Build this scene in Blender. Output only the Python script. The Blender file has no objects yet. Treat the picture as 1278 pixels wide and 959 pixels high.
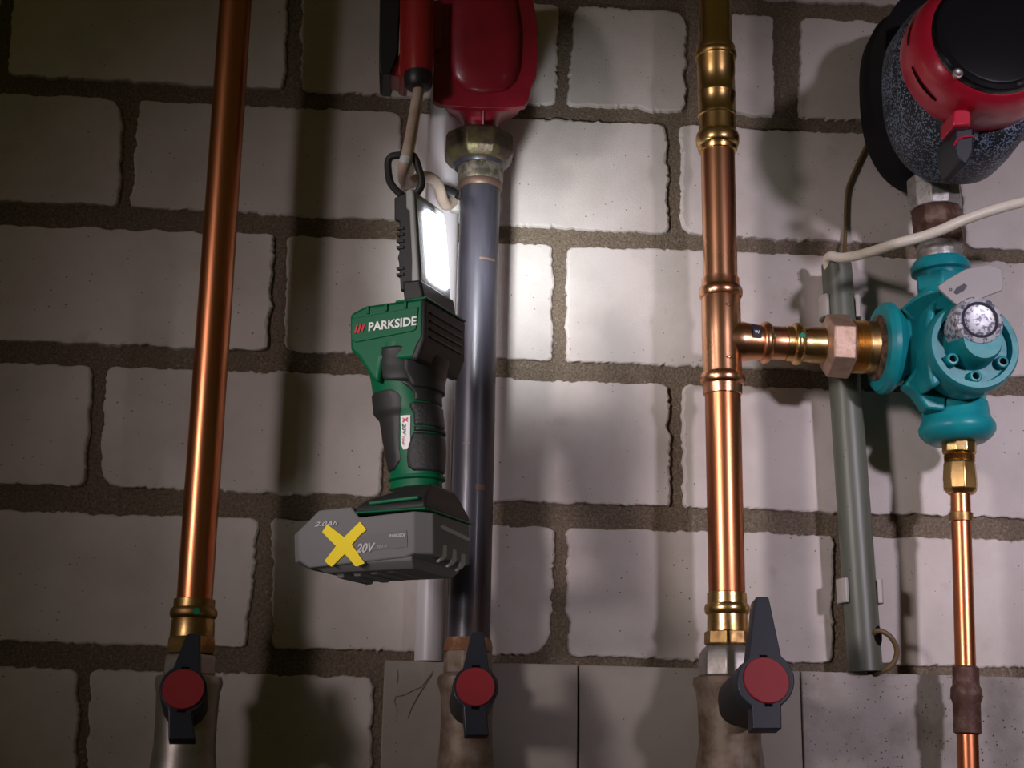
import bpy, math, random
from mathutils import Vector, Matrix
random.seed(7)
SC = bpy.context.scene
COL = SC.collection
V = Vector
# ------------------------------------------------------------------ camera
F_PX, CX, CY = 1800.0, 639.0, 479.5
YAW, PITCH, ROLL = math.radians(4.0), math.radians(15.0), 0.018
FWD = V((math.sin(YAW)*math.cos(PITCH), math.cos(YAW)*math.cos(PITCH), math.sin(PITCH)))
R0 = V((math.cos(YAW), -math.sin(YAW), 0.0))
U0 = R0.cross(FWD)
RT = (R0*math.cos(ROLL) + U0*math.sin(ROLL)).normalized()
UP = (U0*math.cos(ROLL) - R0*math.sin(ROLL)).normalized()
TARGET = V((0, 0, 1.55))
CAM = TARGET - FWD*1.30
cd = bpy.data.cameras.new('camera'); cam = bpy.data.objects.new('camera', cd); COL.objects.link(cam)
cam.matrix_world = Matrix(((RT.x, UP.x, -FWD.x, CAM.x), (RT.y, UP.y, -FWD.y, CAM.y), (RT.z, UP.z, -FWD.z, CAM.z), (0, 0, 0, 1)))
cd.sensor_width = 36.0; cd.lens = F_PX/1278.0*36.0; cd.clip_start = 0.01
SC.camera = cam
# ------------------------------------------------------------------ light
SC.view_settings.view_transform = 'Standard'; SC.view_settings.look = 'None'
SC.view_settings.gamma = 1.0; SC.view_settings.use_curve_mapping = False
SC.view_settings.exposure = 0.0
w = bpy.data.worlds.new('world'); SC.world = w; w.use_nodes = True
w.node_tree.nodes['Background'].inputs[0].default_value = (0.050, 0.043, 0.014, 1)
w.node_tree.nodes['Background'].inputs[1].default_value = 0.52

def area(name, loc, aim, size, power, col, spread=180):
    l = bpy.data.lights.new(name, 'AREA'); l.shape = 'DISK'; l.size = size; l.energy = power; l.color = col
    l.spread = math.radians(spread)
    o = bpy.data.objects.new(name, l); COL.objects.link(o); o.location = loc
    o.rotation_euler = (V(aim)-V(loc)).to_track_quat('-Z', 'Y').to_euler()
    return o

area('softbox_left', (-1.85, -2.15, 1.80), (0.22, 0, 1.46), 0.36, 0.54, (1.0, 0.85, 0.87), 22)
area('softbox_right', (1.00, -2.2, 1.80), (0.50, 0, 1.47), 0.16, 0.86, (0.97, 0.85, 1.0), 29)

sl = bpy.data.lights.new('added_fill_spot', 'SPOT'); sl.energy = 11.0; sl.color = (1.0, 0.95, 0.94); sl.spot_size = math.radians(19); sl.spot_blend = 0.9; sl.shadow_soft_size = 0.06  # added fill, no lamp of the cellar: brightens the work lamp and yellow cross
s2l = bpy.data.lights.new('added_fill_spot_low', 'SPOT'); s2l.energy = 5.0; s2l.color = (1.0, 0.95, 0.94); s2l.spot_size = math.radians(11); s2l.spot_blend = 0.9; s2l.shadow_soft_size = 0.05  # second added fill from below, lifts the battery's underside and end face
s2o = bpy.data.objects.new('added_fill_spot_low', s2l); COL.objects.link(s2o); s2o.location = (0.55, -1.1, 0.75)
s2o.rotation_euler = (V((-0.09, -0.19, 1.37))-V((0.55, -1.1, 0.75))).to_track_quat('-Z', 'Y').to_euler()
so = bpy.data.objects.new('added_fill_spot', sl); COL.objects.link(so); so.location = (-0.75, -1.0, 1.36)
so.rotation_euler = (V((-0.10, -0.20, 1.45))-V((-0.75, -1.0, 1.36))).to_track_quat('-Z', 'Y').to_euler()

# ------------------------------------------------------------------ pixel <-> world
def ray(px, py):
    return (FWD*F_PX + RT*(px-CX) - UP*(py-CY)).normalized()
def P(px, py, d=0.0):                       # point in front of the wall by d metres
    r = ray(px, py); return CAM + r*((-d-CAM.y)/r.y)
def onplane(px, py, p0, n):
    r = ray(px, py); return CAM + r*((p0-CAM).dot(n)/r.dot(n))
def px_of(p):
    q = p-CAM; z = q.dot(FWD); return (CX+q.dot(RT)/z*F_PX, CY-q.dot(UP)/z*F_PX)
def mpp(p):
    return (p-CAM).dot(FWD)/F_PX

# ------------------------------------------------------------------ materials
def mat(name, col, rough=0.5, metal=0.0, col2=None, nscale=30, lo=0.4, hi=0.6, detail=6, bump=0.0, bscale=300,
        stretch=None, speck=None, speck_scale=400, speck_t=0.2, rough2=None, emit=None, estr=0.0, coat=0.0, spec=0.5, perobj=0.0,
        col3=None, n3=8, lo3=0.5, hi3=0.7):
    m = bpy.data.materials.new(name); m.use_nodes = True
    nt = m.node_tree; N = nt.nodes; L = nt.links; b = N['Principled BSDF']
    b.inputs['Base Color'].default_value = (*col, 1); b.inputs['Roughness'].default_value = rough
    b.inputs['Metallic'].default_value = metal; b.inputs['Specular IOR Level'].default_value = spec
    if coat: b.inputs['Coat Weight'].default_value = coat; b.inputs['Coat Roughness'].default_value = 0.15
    if emit: b.inputs['Emission Color'].default_value = (*emit, 1); b.inputs['Emission Strength'].default_value = estr
    tc = N.new('ShaderNodeTexCoord'); vec = tc.outputs['Object']
    if stretch:
        mp = N.new('ShaderNodeMapping'); mp.inputs['Scale'].default_value = stretch; L.new(vec, mp.inputs[0]); svec = mp.outputs[0]
    else: svec = vec
    def noise(sc, v, det=detail):
        n = N.new('ShaderNodeTexNoise'); n.inputs['Scale'].default_value = sc; n.inputs['Detail'].default_value = det
        n.inputs['Roughness'].default_value = 0.6; L.new(v, n.inputs['Vector']); return n.outputs['Fac']
    def ramp(src, a, c):
        r = N.new('ShaderNodeMapRange'); r.inputs[1].default_value = a; r.inputs[2].default_value = c; L.new(src, r.inputs[0]); return r.outputs[0]
    def mix(fac, a, c):
        x = N.new('ShaderNodeMix'); x.data_type = 'RGBA'
        L.new(fac, x.inputs[0])
        for s, k in ((6, a), (7, c)):
            if isinstance(k, tuple): x.inputs[s].default_value = (*k, 1)
            else: L.new(k, x.inputs[s])
        return x.outputs[2]
    cur = col
    if col2:
        f = ramp(noise(nscale, svec), lo, hi); cur = mix(f, cur, col2)
        if rough2 is not None:
            r = N.new('ShaderNodeMapRange'); r.inputs[3].default_value = rough; r.inputs[4].default_value = rough2
            L.new(f, r.inputs[0]); L.new(r.outputs[0], b.inputs['Roughness'])
    if col3:
        cur = mix(ramp(noise(n3, svec), lo3, hi3), cur, col3)
    if speck:
        vo = N.new('ShaderNodeTexVoronoi'); vo.inputs['Scale'].default_value = speck_scale; L.new(vec, vo.inputs['Vector'])
        dens = noise(speck_scale*0.06, vec, 3)
        th = N.new('ShaderNodeMath'); th.operation = 'MULTIPLY'; th.inputs[1].default_value = speck_t*2; L.new(dens, th.inputs[0])
        lt = N.new('ShaderNodeMath'); lt.operation = 'LESS_THAN'; L.new(vo.outputs['Distance'], lt.inputs[0]); L.new(th.outputs[0], lt.inputs[1])
        # only some of the cells carry a speck
        sep = N.new('ShaderNodeSeparateColor'); L.new(vo.outputs['Color'], sep.inputs[0])
        gt = N.new('ShaderNodeMath'); gt.operation = 'GREATER_THAN'; gt.inputs[1].default_value = 0.55; L.new(sep.outputs[0], gt.inputs[0])
        an = N.new('ShaderNodeMath'); an.operation = 'MULTIPLY'; L.new(lt.outputs[0], an.inputs[0]); L.new(gt.outputs[0], an.inputs[1])
        cur = mix(an.outputs[0], cur, speck)
    if perobj:
        oi = N.new('ShaderNodeObjectInfo'); r = N.new('ShaderNodeMapRange'); r.inputs[3].default_value = 1-perobj; r.inputs[4].default_value = 1.0
        L.new(oi.outputs['Random'], r.inputs[0])
        mm = N.new('ShaderNodeVectorMath'); mm.operation = 'SCALE'
        if isinstance(cur, tuple): mm.inputs[0].default_value = cur
        else: L.new(cur, mm.inputs[0])
        L.new(r.outputs[0], mm.inputs['Scale']); cur = mm.outputs[0]
    if not isinstance(cur, tuple): L.new(cur, b.inputs['Base Color'])
    if bump:
        bp = N.new('ShaderNodeBump'); bp.inputs['Strength'].default_value = bump; bp.inputs['Distance'].default_value = 0.002
        L.new(noise(bscale, svec), bp.inputs['Height']); L.new(bp.outputs[0], b.inputs['Normal'])
    return m

M = {}
M['brick'] = mat('white_sand_lime', (0.66, 0.61, 0.575), 0.85, col2=(0.55, 0.50, 0.46), nscale=14, lo=0.42, hi=0.72, bump=0.26, bscale=900,
                 speck=(0.16, 0.13, 0.10), speck_scale=150, speck_t=0.085, perobj=0.10, spec=0.25, col3=(0.50, 0.42, 0.33), n3=22, lo3=0.62, hi3=0.78)
M['mortar'] = mat('sandy_mortar', (0.235, 0.19, 0.14), 0.95, col2=(0.13, 0.10, 0.072), nscale=480, lo=0.38, hi=0.62, bump=1.0, bscale=520, spec=0.15, col3=(0.30, 0.25, 0.19), n3=300, lo3=0.58, hi3=0.68)
M['plinth'] = mat('smooth_plaster', (0.33, 0.30, 0.26), 0.7, col2=(0.25, 0.225, 0.19), nscale=9, lo=0.4, hi=0.7, bump=0.1, bscale=200, speck=(0.12, 0.1, 0.08), speck_scale=110, speck_t=0.06)
M['plinth_rough'] = mat('pitted_plaster', (0.36, 0.33, 0.31), 0.8, col2=(0.28, 0.25, 0.22), nscale=30, lo=0.45, hi=0.65, bump=0.5, bscale=150, speck=(0.05, 0.04, 0.04), speck_scale=300, speck_t=0.17)
M['crack'] = mat('crack_line', (0.10, 0.085, 0.07), 0.9)
M['copper'] = mat('copper', (0.68, 0.26, 0.12), 0.30, 1.0, col2=(0.50, 0.17, 0.075), nscale=14, lo=0.4, hi=0.7, stretch=(1, 1, 0.25), rough2=0.40, bump=0.04, bscale=60)
M['copper_new'] = mat('bright_copper', (0.84, 0.44, 0.25), 0.26, 1.0, col2=(0.72, 0.32, 0.16), nscale=16, lo=0.4, hi=0.7, stretch=(1, 1, 0.3), rough2=0.36, bump=0.04, bscale=60)
M['brass'] = mat('brass', (0.72, 0.48, 0.20), 0.27, 1.0, col2=(0.50, 0.30, 0.10), nscale=30, lo=0.4, hi=0.7, rough2=0.42, bump=0.06, bscale=80)
M['brass_dark'] = mat('tarnished_brass', (0.50, 0.33, 0.13), 0.34, 1.0, col2=(0.26, 0.14, 0.06), nscale=60, lo=0.4, hi=0.65, rough2=0.5, bump=0.1, bscale=90)
M['bronze'] = mat('cast_bronze', (0.56, 0.40, 0.31), 0.50, 0.75, col2=(0.44, 0.29, 0.21), nscale=90, lo=0.4, hi=0.65, bump=0.25, bscale=350)
M['nickel'] = mat('dull_nickel', (0.50, 0.47, 0.44), 0.42, 0.85, col2=(0.34, 0.31, 0.28), nscale=50, lo=0.4, hi=0.7, bump=0.1, bscale=150)
M['old_body'] = mat('old_valve_metal', (0.27, 0.22, 0.17), 0.6, 0.4, col2=(0.16, 0.10, 0.06), nscale=60, lo=0.42, hi=0.65, bump=0.25, bscale=200)
M['steel'] = mat('black_steel', (0.060, 0.058, 0.074), 0.36, 0.25, col2=(0.028, 0.026, 0.035), nscale=40, lo=0.38, hi=0.62, stretch=(1, 1, 0.15), rough2=0.45, bump=0.10, bscale=160,
                 col3=(0.16, 0.085, 0.06), n3=22, lo3=0.60, hi3=0.72, coat=0.10)
M['rust'] = mat('rust', (0.20, 0.085, 0.035), 0.85, 0.1, col2=(0.36, 0.25, 0.17), nscale=70, lo=0.45, hi=0.65, bump=0.5, bscale=250)
M['nut_iron'] = mat('oxidised_iron', (0.17, 0.15, 0.075), 0.42, 0.7, col2=(0.085, 0.06, 0.05), nscale=60, lo=0.4, hi=0.62, bump=0.3, bscale=300)
M['collar_iron'] = mat('mottled_iron', (0.27, 0.25, 0.20), 0.45, 0.6, col2=(0.10, 0.085, 0.06), nscale=110, lo=0.42, hi=0.6, bump=0.3, bscale=250, speck=(0.6, 0.45, 0.2), speck_scale=260, speck_t=0.12)
M['copper_ring'] = mat('copper_ring', (0.15, 0.095, 0.07), 0.5, 0.5)
M['red_cast'] = mat('dark_red_enamel', (0.30, 0.012, 0.030), 0.36, col2=(0.22, 0.008, 0.02), nscale=20, coat=0.2, bump=0.05, bscale=60)
M['red_plastic'] = mat('red_plastic', (0.33, 0.020, 0.022), 0.28, coat=0.3)
M['red_motor'] = mat('crimson_motor', (0.62, 0.015, 0.05), 0.30, coat=0.3)
M['black'] = mat('black_plastic', (0.016, 0.016, 0.018), 0.45)
M['black_gloss'] = mat('black_gloss', (0.008, 0.008, 0.012), 0.18, coat=0.4)
M['hole'] = mat('dark_hole', (0.004, 0.003, 0.003), 0.9, spec=0.1)
M['cable'] = mat('beige_cable', (0.58, 0.47, 0.38), 0.5, col2=(0.50, 0.38, 0.30), nscale=40)
M['cable_band'] = mat('pale_band', (0.55, 0.60, 0.60), 0.5)
M['cable_white'] = mat('white_cable', (0.78, 0.74, 0.62), 0.4, col2=(0.70, 0.64, 0.50), nscale=60, lo=0.5, hi=0.7)
M['cable_brown'] = mat('brown_cable', (0.13, 0.085, 0.035), 0.55)
M['pvc_white'] = mat('white_conduit', (0.60, 0.58, 0.60), 0.38, col2=(0.52, 0.50, 0.52), nscale=30, stretch=(1, 1, 0.1), spec=0.4)
M['pvc_grey'] = mat('grey_green_conduit', (0.125, 0.142, 0.112), 0.42, col2=(0.09, 0.10, 0.078), nscale=30, stretch=(1, 1, 0.12), speck=(0.05, 0.05, 0.04), speck_scale=90, speck_t=0.07)
M['clip'] = mat('grey_clip', (0.48, 0.46, 0.43), 0.55)
M['foam'] = mat('speckled_foam', (0.010, 0.013, 0.020), 0.40, speck=(0.22, 0.30, 0.42), speck_scale=760, speck_t=0.55, bump=0.5, bscale=420)
M['foam_black'] = mat('black_foam', (0.006, 0.006, 0.008), 0.7, spec=0.2)
M['teal'] = mat('teal_enamel', (0.010, 0.30, 0.33), 0.36, col2=(0.008, 0.24, 0.28), nscale=30, spec=0.35, bump=0.12, bscale=110)
M['teal_rust'] = mat('rust_on_teal', (0.18, 0.10, 0.06), 0.8, col2=(0.05, 0.03, 0.02), nscale=120, bump=0.5)
M['plate'] = mat('grey_badge', (0.36, 0.34, 0.335), 0.5)
M['dial'] = mat('mottled_dial', (0.62, 0.64, 0.70), 0.35, 0.2, col2=(0.16, 0.17, 0.22), nscale=260, lo=0.5, hi=0.56)
M['galv'] = mat('galvanised', (0.42, 0.42, 0.41), 0.45, 0.6, col2=(0.30, 0.28, 0.25), nscale=120, lo=0.42, hi=0.62, bump=0.2, bscale=300)
M['rust_dark'] = mat('dark_rusty_iron', (0.10, 0.045, 0.035), 0.55, 0.3, col2=(0.24, 0.17, 0.12), nscale=55, lo=0.5, hi=0.7, bump=0.4, bscale=180)
M['green'] = mat('green_plastic', (0.0, 0.125, 0.05), 0.48, spec=0.3, bump=0.04, bscale=800)
M['green_dot'] = mat('green_dot', (0.0, 0.30, 0.16), 0.4)
M['rubber'] = mat('black_rubber', (0.020, 0.020, 0.021), 0.55, bump=0.10, bscale=900)
M['rubber_grip'] = mat('ribbed_rubber', (0.024, 0.024, 0.026), 0.50, bump=0.45, bscale=260, stretch=(1, 1, 2.5))
M['trigger'] = mat('trigger_red', (0.42, 0.005, 0.02), 0.4)
M['bezel'] = mat('light_grey_bezel', (0.40, 0.42, 0.41), 0.4)
M['bezel_face'] = mat('grey_bezel_face', (0.30, 0.31, 0.34), 0.35)
M['led'] = mat('lit_led_panel', (0.9, 0.9, 0.95), 0.4, emit=(0.93, 0.97, 1.0), estr=16.0)
M['white_ink'] = mat('white_ink', (0.88, 0.88, 0.88), 0.5)
M['red_ink'] = mat('red_ink', (0.55, 0.01, 0.03), 0.5)
M['dark_ink'] = mat('dark_ink', (0.03, 0.03, 0.05), 0.5)
M['battery'] = mat('pale_grey_plastic', (0.18, 0.174, 0.178), 0.75, spec=0.2)
M['battery_side'] = mat('pale_grey_plastic_label', (0.168, 0.162, 0.165), 0.75, spec=0.2)
M['battery_light'] = mat('lighter_grey_plastic', (0.42, 0.41, 0.415), 0.6, spec=0.3)
M['battery_ink'] = mat('light_grey_ink', (0.50, 0.49, 0.49), 0.6)
M['yellow'] = mat('yellow_paint', (0.95, 0.74, 0.03), 0.6, spec=0.2)
M['valve_grip'] = mat('slate_blue_plastic', (0.022, 0.026, 0.040), 0.42)
M['valve_cap'] = mat('red_cap', (0.33, 0.022, 0.030), 0.5, bump=0.05)

# ------------------------------------------------------------------ object helpers
def thing(name, loc, label, cat, group=None):
    o = bpy.data.objects.new(name, None); COL.objects.link(o); o.location = loc
    o.empty_display_size = 0.02
    o['label'] = label; o['category'] = cat; o['kind'] = 'thing'
    if group: o['group'] = group
    o['_o'] = list(loc)
    return o
def mesh(name, verts, faces, m, parent=None, smooth=True, bevel=0.0, seg=2, angle=35, origin=None, label=None, recalc=True):
    org = V(parent['_o']) if parent is not None and '_o' in parent else V(origin or (0, 0, 0))
    me = bpy.data.meshes.new(name); me.from_pydata([tuple(V(v)-org) for v in verts], [], faces); me.update()
    if recalc:
        import bmesh
        bm = bmesh.new(); bm.from_mesh(me); bmesh.ops.recalc_face_normals(bm, faces=bm.faces); bm.to_mesh(me); bm.free()
    if smooth:
        me.polygons.foreach_set('use_smooth', [True]*len(me.polygons)); me.set_sharp_from_angle(angle=math.radians(angle))
    me.materials.append(m if not isinstance(m, str) else M[m])
    o = bpy.data.objects.new(name, me); COL.objects.link(o)
    o['_o'] = list(org)
    if parent is not None: o.parent = parent
    else: o.location = org
    if bevel:
        b = o.modifiers.new('bevel', 'BEVEL'); b.width = bevel; b.segments = seg; b.limit_method = 'ANGLE'; b.angle_limit = math.radians(30)
        b.harden_normals = False
    if label: o['label'] = label
    return o
def loft_data(rings, cap=True, closed=True):
    n = len(rings[0]); v = [p for r in rings for p in r]; f = []
    for i in range(len(rings)-1):
        for j in range(n if closed else n-1):
            a = i*n+j; b = i*n+(j+1) % n; f.append((a, b, b+n, a+n))
    if cap:
        f.append(tuple(range(n-1, -1, -1))); f.append(tuple(range((len(rings)-1)*n, len(rings)*n)))
    return v, f
def loft(name, rings, m, parent=None, cap=True, **k):
    v, f = loft_data(rings, cap); return mesh(name, v, f, m, parent, **k)
def merge(datas):
    V_, F_ = [], []
    for v, f in datas:
        o = len(V_); V_ += list(v); F_ += [tuple(i+o for i in q) for q in f]
    return V_, F_
def prism(name, pts, off, m, parent=None, back=None, **k):   # polygon pushed along off
    off = V(off); back = V(back) if back is not None else V((0, 0, 0))
    return loft(name, [[V(p)+back for p in pts], [V(p)+off for p in pts]], m, parent, **k)
class Axis:
    """straight axis of a pipe between two pixel positions at given distances from the wall"""
    def __init__(s, x0, y0, x1, y1, d, d1=None, key='y'):
        s.a = P(x0, y0, d); s.b = P(x1, y1, d if d1 is None else d1); s.key = key
        s.dir = (s.b-s.a).normalized()
    def at(s, c):
        i = 1 if s.key == 'y' else 0; lo, hi = -3.0, 4.0; inc = px_of(s.b)[i] > px_of(s.a)[i]
        for _ in range(50):
            mid = (lo+hi)/2
            if (px_of(s.a+(s.b-s.a)*mid)[i] < c) == inc: lo = mid
            else: hi = mid
        return s.a+(s.b-s.a)*lo
def frame(d):
    d = d.normalized(); t = V((0, 1, 0)) if abs(d.y) < 0.9 else V((0, 0, 1))
    a = d.cross(t).normalized(); return a, d.cross(a).normalized()
def ring(c, a, b, r, n, ph=0.0):
    return [c + a*(r*math.cos(2*math.pi*i/n+ph)) + b*(r*math.sin(2*math.pi*i/n+ph)) for i in range(n)]
def lathe(name, ax, prof, m, parent=None, n=40, ph=0.0, hollow=False, **k):   # prof: (pixel along axis, half width in pixels)
    a, b = frame(ax.dir); rings = []
    for c, hw in prof:
        p = ax.at(c); rings.append(ring(p, a, b, hw*mpp(p), n, ph))
    return loft(name, rings, m, parent, cap=not hollow, **k)
def lathe3(name, A, d, prof, m, parent=None, n=40, ph=0.0, **k):               # prof: (metres along, radius)
    d = d.normalized(); a, b = frame(d)
    return loft(name, [ring(A+d*t, a, b, r, n, ph) for t, r in prof], m, parent, **k)
def bead(c, hw0, hw1, w):        # rounded bulge in a profile
    return [(c+w*math.cos(t), hw0+(hw1-hw0)*math.sin(t)) for t in [math.pi*(1-i/6) for i in range(7)]]
def spline(pts, sub=8):
    out = []; n = len(pts)
    for i in range(n-1):
        p0, p1, p2, p3 = pts[max(i-1, 0)], pts[i], pts[i+1], pts[min(i+2, n-1)]
        for s in range(sub):
            t = s/sub
            out.append(0.5*((2*p1)+(p2-p0)*t+(2*p0-5*p1+4*p2-p3)*t*t+(3*p1-p0-3*p2+p3)*t**3))
    out.append(pts[-1]); return out
def tube_data(path, r, n=12, closed=False):
    rings = []; prev = None
    for i, p in enumerate(path):
        if closed: d = path[(i+1) % len(path)]-path[i-1]
        else: d = path[min(i+1, len(path)-1)]-path[max(i-1, 0)]
        d.normalize()
        if prev is None: a, b = frame(d)
        else:
            a = (prev-d*prev.dot(d)).normalized(); b = d.cross(a)
        prev = a; rr = r[i] if isinstance(r, list) else r
        rings.append(ring(p, a, b, rr, n))
    if closed: rings.append(rings[0])
    return loft_data(rings, cap=not closed)
def tube(name, path, r, m, parent=None, n=12, closed=False, **k):
    v, f = tube_data(path, r, n, closed); return mesh(name, v, f, m, parent, **k)
def text_mesh(name, s, origin, xdir, ydir, height, m, parent, width=None, shear=0.0, bold=0.0, thick=0.0004, lift=0.0006):
    c = bpy.data.curves.new('lettering', 'FONT'); c.body = s; c.size = 1.0; c.extrude = 0.0; c.offset = bold; c.shear = shear; c.resolution_u = 3
    t = bpy.data.objects.new('lettering_source', c); COL.objects.link(t)
    bpy.context.view_layer.update()
    me = bpy.data.meshes.new_from_object(t.evaluated_get(bpy.context.evaluated_depsgraph_get()))
    bpy.data.objects.remove(t); bpy.data.curves.remove(c)
    xs = [v.co.x for v in me.vertices]; ys = [v.co.y for v in me.vertices]
    x0, x1, y0, y1 = min(xs), max(xs), min(ys), max(ys)
    sy = height/(y1-y0); sx = sy if width is None else width/(x1-x0)
    nrm = xdir.cross(ydir).normalized(); org = V(parent['_o'])
    vs = [origin+xdir*((v.co.x-x0)*sx)+ydir*((v.co.y-y0)*sy)+nrm*lift for v in me.vertices]
    fs = [tuple(p.vertices) for p in me.polygons]
    bpy.data.meshes.remove(me)
    n = len(vs)
    return mesh(name, vs, fs, m, parent, smooth=False, recalc=False)

# ------------------------------------------------------------------ the wall: mortar slab and every brick
def zline(y100, y1000):
    a, b = P(100, y100), P(1000, y1000)
    return lambda x: a.z+(b.z-a.z)*(x-a.x)/(b.x-a.x)
wv = []
for y in (0.0040, 0.12):
    for x, z in ((-2.4, 0.0), (2.4, 0.0), (2.4, 2.5), (-2.4, 2.5)): wv.append((x, y, z))
wall = mesh('wall_back', wv, [(0, 1, 2, 3), (7, 6, 5, 4), (0, 4, 5, 1), (1, 5, 6, 2), (2, 6, 7, 3), (3, 7, 4, 0)], 'mortar', smooth=False)
wall['kind'] = 'structure'; wall['label'] = 'back wall of white sand-lime bricks in wide sandy brown joints'
fl = mesh('floor', [(x, y, z) for z in (0.0, -0.1) for x, y in ((-2.4, 0.12), (2.4, 0.12), (2.4, -3.0), (-2.4, -3.0))], [(0, 1, 2, 3), (7, 6, 5, 4), (0, 4, 5, 1), (1, 5, 6, 2), (2, 6, 7, 3), (3, 7, 4, 0)], 'plinth_rough', smooth=False)
fl['kind'] = 'structure'; fl['label'] = 'bare concrete cellar floor'
def brick(tl, tr, br, bl):
    pts = []; cs = [tl, tr, br, bl]; seed = random.random()*50
    rr = [random.uniform(0.004, 0.009) for _ in range(4)]
    if random.random() < 0.35: rr[random.randrange(4)] = random.uniform(0.012, 0.022)
    for i in range(4):
        p, q = cs[i], cs[(i+1) % 4]; prv = cs[i-1]
        e = (q-p).normalized(); e0 = (prv-p).normalized()
        r = rr[i]; r2 = rr[(i+1) % 4]
        a, b = p+e0*r, p+e*r
        for t in (0.0, 0.33, 0.67):                       # rounded corner
            pts.append((a*(1-t)**2+p*2*t*(1-t)*0.9+(p*0.2+a*0.4+b*0.4)*2*t*(1-t)*0.1+b*t*t))
        L = (q-p).length; n = int(L/0.0034)
        for k in range(n):
            t = (r+(L-r-r2)*k/n)/L; pts.append(p+(q-p)*t)
    c = (tl+tr+br+bl)/4
    def jit(p, amp):
        d = (p-c); d.y = 0; d.normalize(); return p + d*(random.gauss(0, amp)) + V((random.gauss(0, amp*0.5), 0, random.gauss(0, amp*0.5)))
    o = [jit(p, 0.00042) for p in pts]
    wob = [random.gauss(0, 1) for _ in o]
    wob = [(wob[i-2]+wob[i-1]+wob[i]+wob[(i+1) % len(o)])/2 for i in range(len(o))]
    o = [p+V((p.x-c.x, 0, (p.z-c.z)*2)).normalized()*(wv_*0.00075) for p, wv_ in zip(o, wob)]
    y0 = random.uniform(-0.0008, 0.0008)
    def sh(p, inset, y):
        d = p-c; d.y = 0; L = d.length; q = p-d*(inset/L); return V((q.x, y, q.z))
    rings = [[sh(p, -0.0012, 0.009) for p in o], [sh(p, -0.0004, 0.003) for p in o], [sh(p, 0.0006, y0+0.0008) for p in o], [sh(p, 0.0020+random.uniform(-.0006, .001), y0) for p in o]]
    loft('brick', rings, 'brick', wall, angle=12)
ROWS = [  # (top line y at x=100, x=1000), (bottom line), bricks as (x left top, x left bottom, x right top, x right bottom)
 ((-172, -118), (-50, 0), [(-180, -180, 150, 150), (172, 170, 505, 503), (522, 522, 842, 842), (860, 860, 1185, 1185)]),
 ((-27, 22), (98, 146), [(18, 10, 358, 356), (378, 377, 698, 694), (718, 708, 857, 856), (878, 877, 965, 967), (1000, 998, 1262, 1262)]),
 ((121, 163), (255, 299), [(-190, -195, 155, 147), (174, 163, 500, 498), (517, 517, 832, 836), (851, 851, 1180, 1185)]),
 ((284, 317), (429, 461), [(-10, -15, 343, 333), (360, 354, 691, 689), (708, 707, 1038, 1040), (1058, 1060, 1392, 1395)]),
 ((456, 485), (607, 638), [(-240, -250, 115, 105), (134, 123, 480, 476), (497, 494, 834, 838), (852, 854, 1182, 1187), (1203, 1207, 1540, 1545)]),
 ((640, 667), (803, 827), [(-40, -45, 323, 305), (338, 341, 692, 686), (709, 709, 1040, 1042), (1060, 1062, 1400, 1405)]),
 ((835, 862), (1005, 1028), [(-262, -272, 97, 93), (113, 108, 466, 462)]),
 ((1036, 1060), (1210, 1230), [(-70, -80, 300, 290), (318, 316, 690, 690), (710, 710, 1060, 1062)]),
]
for (t0, t1), (b0, b1), bs in ROWS:
    zt, zb = zline(t0, t1), zline(b0, b1)
    quads = []
    for xlt, xlb, xrt, xrb in bs:
        yt = lambda x: t0+(t1-t0)*(x-100)/900
        yb = lambda x: b0+(b1-b0)*(x-100)/900
        q = []
        for px, f, z in ((xlt, yt, zt), (xrt, yt, zt), (xrb, yb, zb), (xlb, yb, zb)):
            x = P(px, f(px)).x; q.append(V((x, 0, z(x))))
        quads.append(q)
    x = quads[0][0].x-0.013                                  # the courses run on past the frame
    while x > -0.95:
        quads.append([V((x-0.238, 0, zt(x-0.238))), V((x, 0, zt(x))), V((x, 0, zb(x))), V((x-0.238, 0, zb(x-0.238)))]); x -= 0.251
    x = max(q[1].x for q in quads)+0.013
    if t0 != 835:
        while x < 1.05:
            quads.append([V((x, 0, zt(x))), V((x+0.238, 0, zt(x+0.238))), V((x+0.238, 0, zb(x+0.238))), V((x, 0, zb(x)))]); x += 0.251
    for q in quads: brick(*q)

# ledge of plastered blocks along the bottom right
LD = 0.027
led = [(480, 824.5, 606, 827, 'plinth'), (607.5, 827.5, 721, 830, 'plinth'), (723, 830.5, 998, 838, 'plinth'), (1000, 838, 1290, 846, 'plinth_rough')]
blocks = []
for x0, y0, x1, y1, mm in led:
    a, b = P(x0, y0, LD), P(x1, y1, LD); zb = P(700, 1075, LD).z
    q = [a, b, V((b.x, -LD, zb)), V((a.x, -LD, zb))]
    blocks.append(prism('plinth_block', q, (0, 0, 0), mm, wall, back=(0, LD+0.008, 0), bevel=0.0008, seg=1))
    blocks[-1]['label'] = 'smooth grey plastered block of the ledge' if mm == 'plinth' else 'pitted grey plastered block of the ledge'
def crack(px, d, wdt, parent):
    pts = [P(x, y, d) for x, y in px]; l, r = [], []
    for i, p in enumerate(pts):
        d_ = (pts[min(i+1, len(pts)-1)]-pts[max(i-1, 0)]).normalized(); n = V((d_.z, 0, -d_.x)); ww = wdt*(0.4+0.6*math.sin(math.pi*(i+0.5)/len(pts)))
        l.append(p+n*ww); r.append(p-n*ww)
    poly = l+r[::-1]
    prism('crack', poly, (0, -0.0003, 0), 'crack', parent, back=(0, 0.001, 0), smooth=False)
crack([(540, 838), (536, 845), (531, 851), (526, 858), (518, 861), (512, 864), (504, 868), (494, 870), (492, 876), (496, 884), (495, 895)], LD, 0.00035, wall)
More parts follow.
